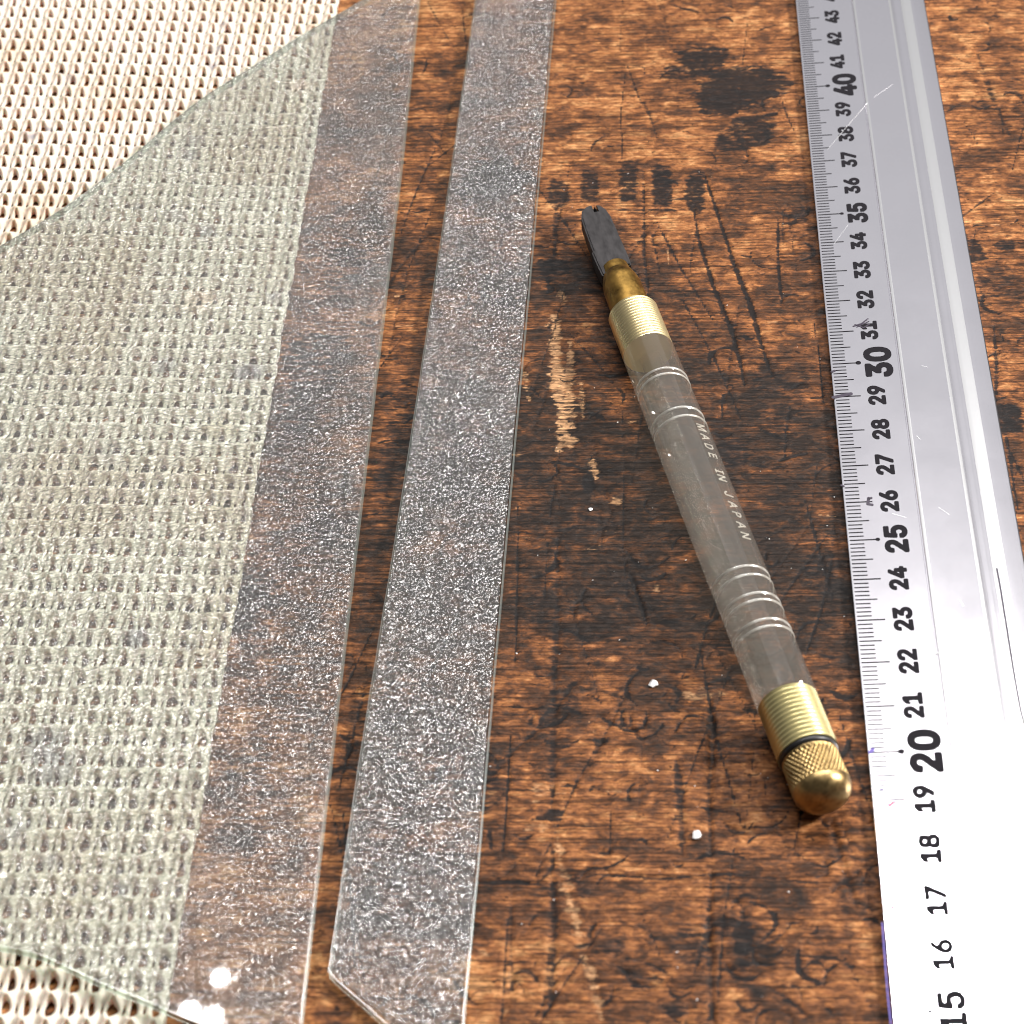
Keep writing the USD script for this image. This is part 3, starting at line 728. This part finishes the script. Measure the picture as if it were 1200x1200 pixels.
for t_ in (61.45, 63.15, 73.45, 75.95, 117.45, 119.65, 124.25, 125.95, 130.65, 132.35):
    rim_ = revolve([(t_ - .3, 5.30), (t_ - .12, 5.5), (t_ + .12, 5.5), (t_ + .3, 5.30)], 96, closed=True)
    rim_.update_faces(rim_.triangles_center[:, 2] > -.0006)
    obj('groove_rim', up(rim_), 'frosted', cut, smooth=60)


def thread(t0, t1, r, amp, pitch, n=9):
    t = np.arange(t0, t1, pitch / n)
    return [(t0, r * .6)] + [(x, r + amp * (2 * abs(((x - t0) / pitch) % 1 - .5) - .5) * 2) for x in t] + [(t1, r * .6)]


obj('front_ferrule', up(revolve(thread(37.9, 50.3, 5.22, .09, .85), 64)), 'bright_brass', cut, smooth=40)
obj('threaded_plug', up(revolve(thread(145.9, 157.3, 5.15, .16, .95), 64)), 'plug_brass', cut, smooth=40)
obj('head_holder', up(revolve([(21.6, 1.6), (21.7, 2.75), (22.0, 2.95), (24.3, 3.05), (24.6, 3.3), (26.5, 3.8), (28.5, 4.1), (36.5, 4.2), (37.9, 4.2), (38.0, 2)], 56)), 'aged_brass', cut, smooth=30)
o = trimesh.creation.torus(4.55 * MM, .62 * MM, 48, 16); o.apply_transform(trimesh.transformations.rotation_matrix(math.pi / 2, (0, 1, 0))); o.apply_translation((157.7 * MM, 0, 0))
obj('seal_ring', up(o), 'rubber', cut, smooth=True)
# knurled cap with its domed end
na, nt = 288, 70
prof_c = [(158.2, 4.4), (158.4, 4.9), (164.3, 5.05), (164.8, 5.0)] + [(164.8 + 3.4 * math.sin(a), 5.0 * math.cos(a) ** .8) for a in np.linspace(.15, 1.5, 14)]
pc = np.array(prof_c)
tt = np.concatenate([np.linspace(158.2, 164.8, 46), pc[4:, 0]])
rr = np.interp(tt, pc[:, 0], pc[:, 1])
aa = np.linspace(0, 2 * np.pi, na, endpoint=False)
TT, AA = np.meshgrid(tt, aa, indexing='ij')
kn = 36
ph1 = (AA * kn / (2 * np.pi) + (TT - 156) / 1.25) % 1; ph2 = (AA * kn / (2 * np.pi) - (TT - 156) / 1.25) % 1
dep = np.minimum(np.abs(ph1 - .5), np.abs(ph2 - .5)) * 2
dep = np.clip(dep * 1.6, 0, 1)
msk = np.clip((TT - 158.6) / .3, 0, 1) * np.clip((164.7 - TT) / .3, 0, 1)
RR = rr[:, None] - .34 * (1 - dep) * msk
cvv = np.stack([TT, RR * np.cos(AA), RR * np.sin(AA)], -1).reshape(-1, 3) * MM
q = np.arange(na); q2 = (q + 1) % na
cff = np.vstack([np.vstack([np.stack([i * na + q, (i + 1) * na + q, (i + 1) * na + q2], 1), np.stack([i * na + q, (i + 1) * na + q2, i * na + q2], 1)]) for i in range(len(tt) - 1)])
c1 = len(cvv)
cvv = np.vstack([cvv, [[(tt[-1] + .05) * MM, 0, 0], [tt[0] * MM, 0, 0]]])
cff = np.vstack([cff, np.stack([np.full(na, c1), (len(tt) - 1) * na + q2, (len(tt) - 1) * na + q], 1), np.stack([np.full(na, c1 + 1), q, q2], 1)])
cap = trimesh.Trimesh(cvv, cff, process=False)
if cap.volume < 0: cap.invert()
obj('knurled_cap', up(cap), 'cap_brass', cut, smooth=True)
# dark steel head: a plate with a slot for the wheel
hp = Polygon([(.3, -1.2), (0, .6), (.7, 1.9), (2.2, 2.7), (5, 3.15), (20, 3.45), (22.9, 3.4), (23.2, .5), (24.2, -1.6), (25.2, -2.9), (24.6, -3.5), (20, -3.75), (16.6, -3.8), (16.2, -3.5), (9, -3.4), (4, -3.2), (1.6, -2.5)]).buffer(-.3).buffer(.3, quad_segs=4)
hp = affinity.scale(hp, MM, MM, origin=(0, 0))
head = prism(hp, -.0022, .0015, .00035)
head = head - m3.Manifold.cube((.0048, .0011, .008), True).translate((.0006, .0005, 0))
obj('cutting_head', up(trimesh.Trimesh(*[np.array(x) for x in (head.to_mesh().vert_properties[:, :3], head.to_mesh().tri_verts)])), 'tool_steel', cut, smooth=25)
wh = revolve([(-.45, .3), (-.4, 1.4), (0, 2.1), (.4, 1.4), (.45, .3)], 32); wh.apply_transform(trimesh.transformations.rotation_matrix(math.pi / 2, (0, 0, 1))); wh.apply_translation((.0022, .0005, -.0004))
obj('cutting_wheel', up(wh), 'tool_steel', cut, smooth=20)
# raised lettering along the handle's right flank
TX = 'MADE IN JAPAN'
xpos, adv = 78.5, {' ': 1.9, 'M': 3.0, 'I': 1.5}
letters = []
for ch in TX:
    if ch != ' ':
        t = meshkit.text_mesh(ch, 1.9, .12)
        v = np.array(t.vertices); v[:, 0] -= v[:, 0].min()
        th = .42 + v[:, 1] / 5.5           # letter tops towards the right
        r = 5.44 + v[:, 2]
        x = xpos + v[:, 0]
        letters.append(trimesh.Trimesh(np.stack([x, r * np.sin(th), r * np.cos(th)], 1) * MM, t.faces, process=False))
    xpos += adv.get(ch, 2.75)
for l in letters:
    if l.volume < 0: l.invert()
    obj('letter', up(l), 'embossed', cut, smooth=False)
tag(cut, 'brass and clear plastic glass cutter with dark steel head, on the bare wood', 'glass cutter')

# ------------------------------------------------------------------ small glass chips left on the bench
for (px, py, r, label) in [(766, 802, 1.0, 'white glass chip beside the dark crescent mark left of the cutter'), (817, 979, 1.05, 'white glass chip on the wood nearest the viewer'), (692, 597, .5, 'tiny white glass crumb just below the pale torn gouge')]:
    pts = rng.normal(0, 1, (26, 3)); pts /= np.linalg.norm(pts, axis=1)[:, None]
    pts *= rng.uniform(.6, 1, (26, 1)) * np.array([r, r * 1.1, r * .45])
    h = trimesh.convex.convex_hull(pts * MM)
    h.apply_translation((0, 0, -h.bounds[0, 2]))
    p = at(px, py)
    x = thing('glass_chip', (p[0], p[1], -.0001), rng.uniform(0, 6))
    h2 = obj('shard', h, 'chip_glass', x, smooth=False)
    tag(x, label, 'glass chip')

bits = []
for i in range(60):
    px, py = rng.uniform(560, 1000), rng.uniform(40, 1190)
    p = at(px, py); r = rng.uniform(.05, .15) * MM
    v = rng.normal(0, 1, (9, 3)); v /= np.linalg.norm(v, axis=1)[:, None]
    h = trimesh.convex.convex_hull(v * np.array([r * rng.uniform(1, 2.2), r, r * .7]))
    h.apply_transform(trimesh.transformations.rotation_matrix(rng.uniform(0, 6), (0, 0, 1)))
    h.apply_translation((p[0], p[1], r * .3))
    bits.append(h)
tag(obj('glass_crumbs', trimesh.util.concatenate(bits), 'chip_glass', smooth=False), 'fine glittering glass crumbs scattered over the bare wood', 'glass crumbs', kind='stuff')
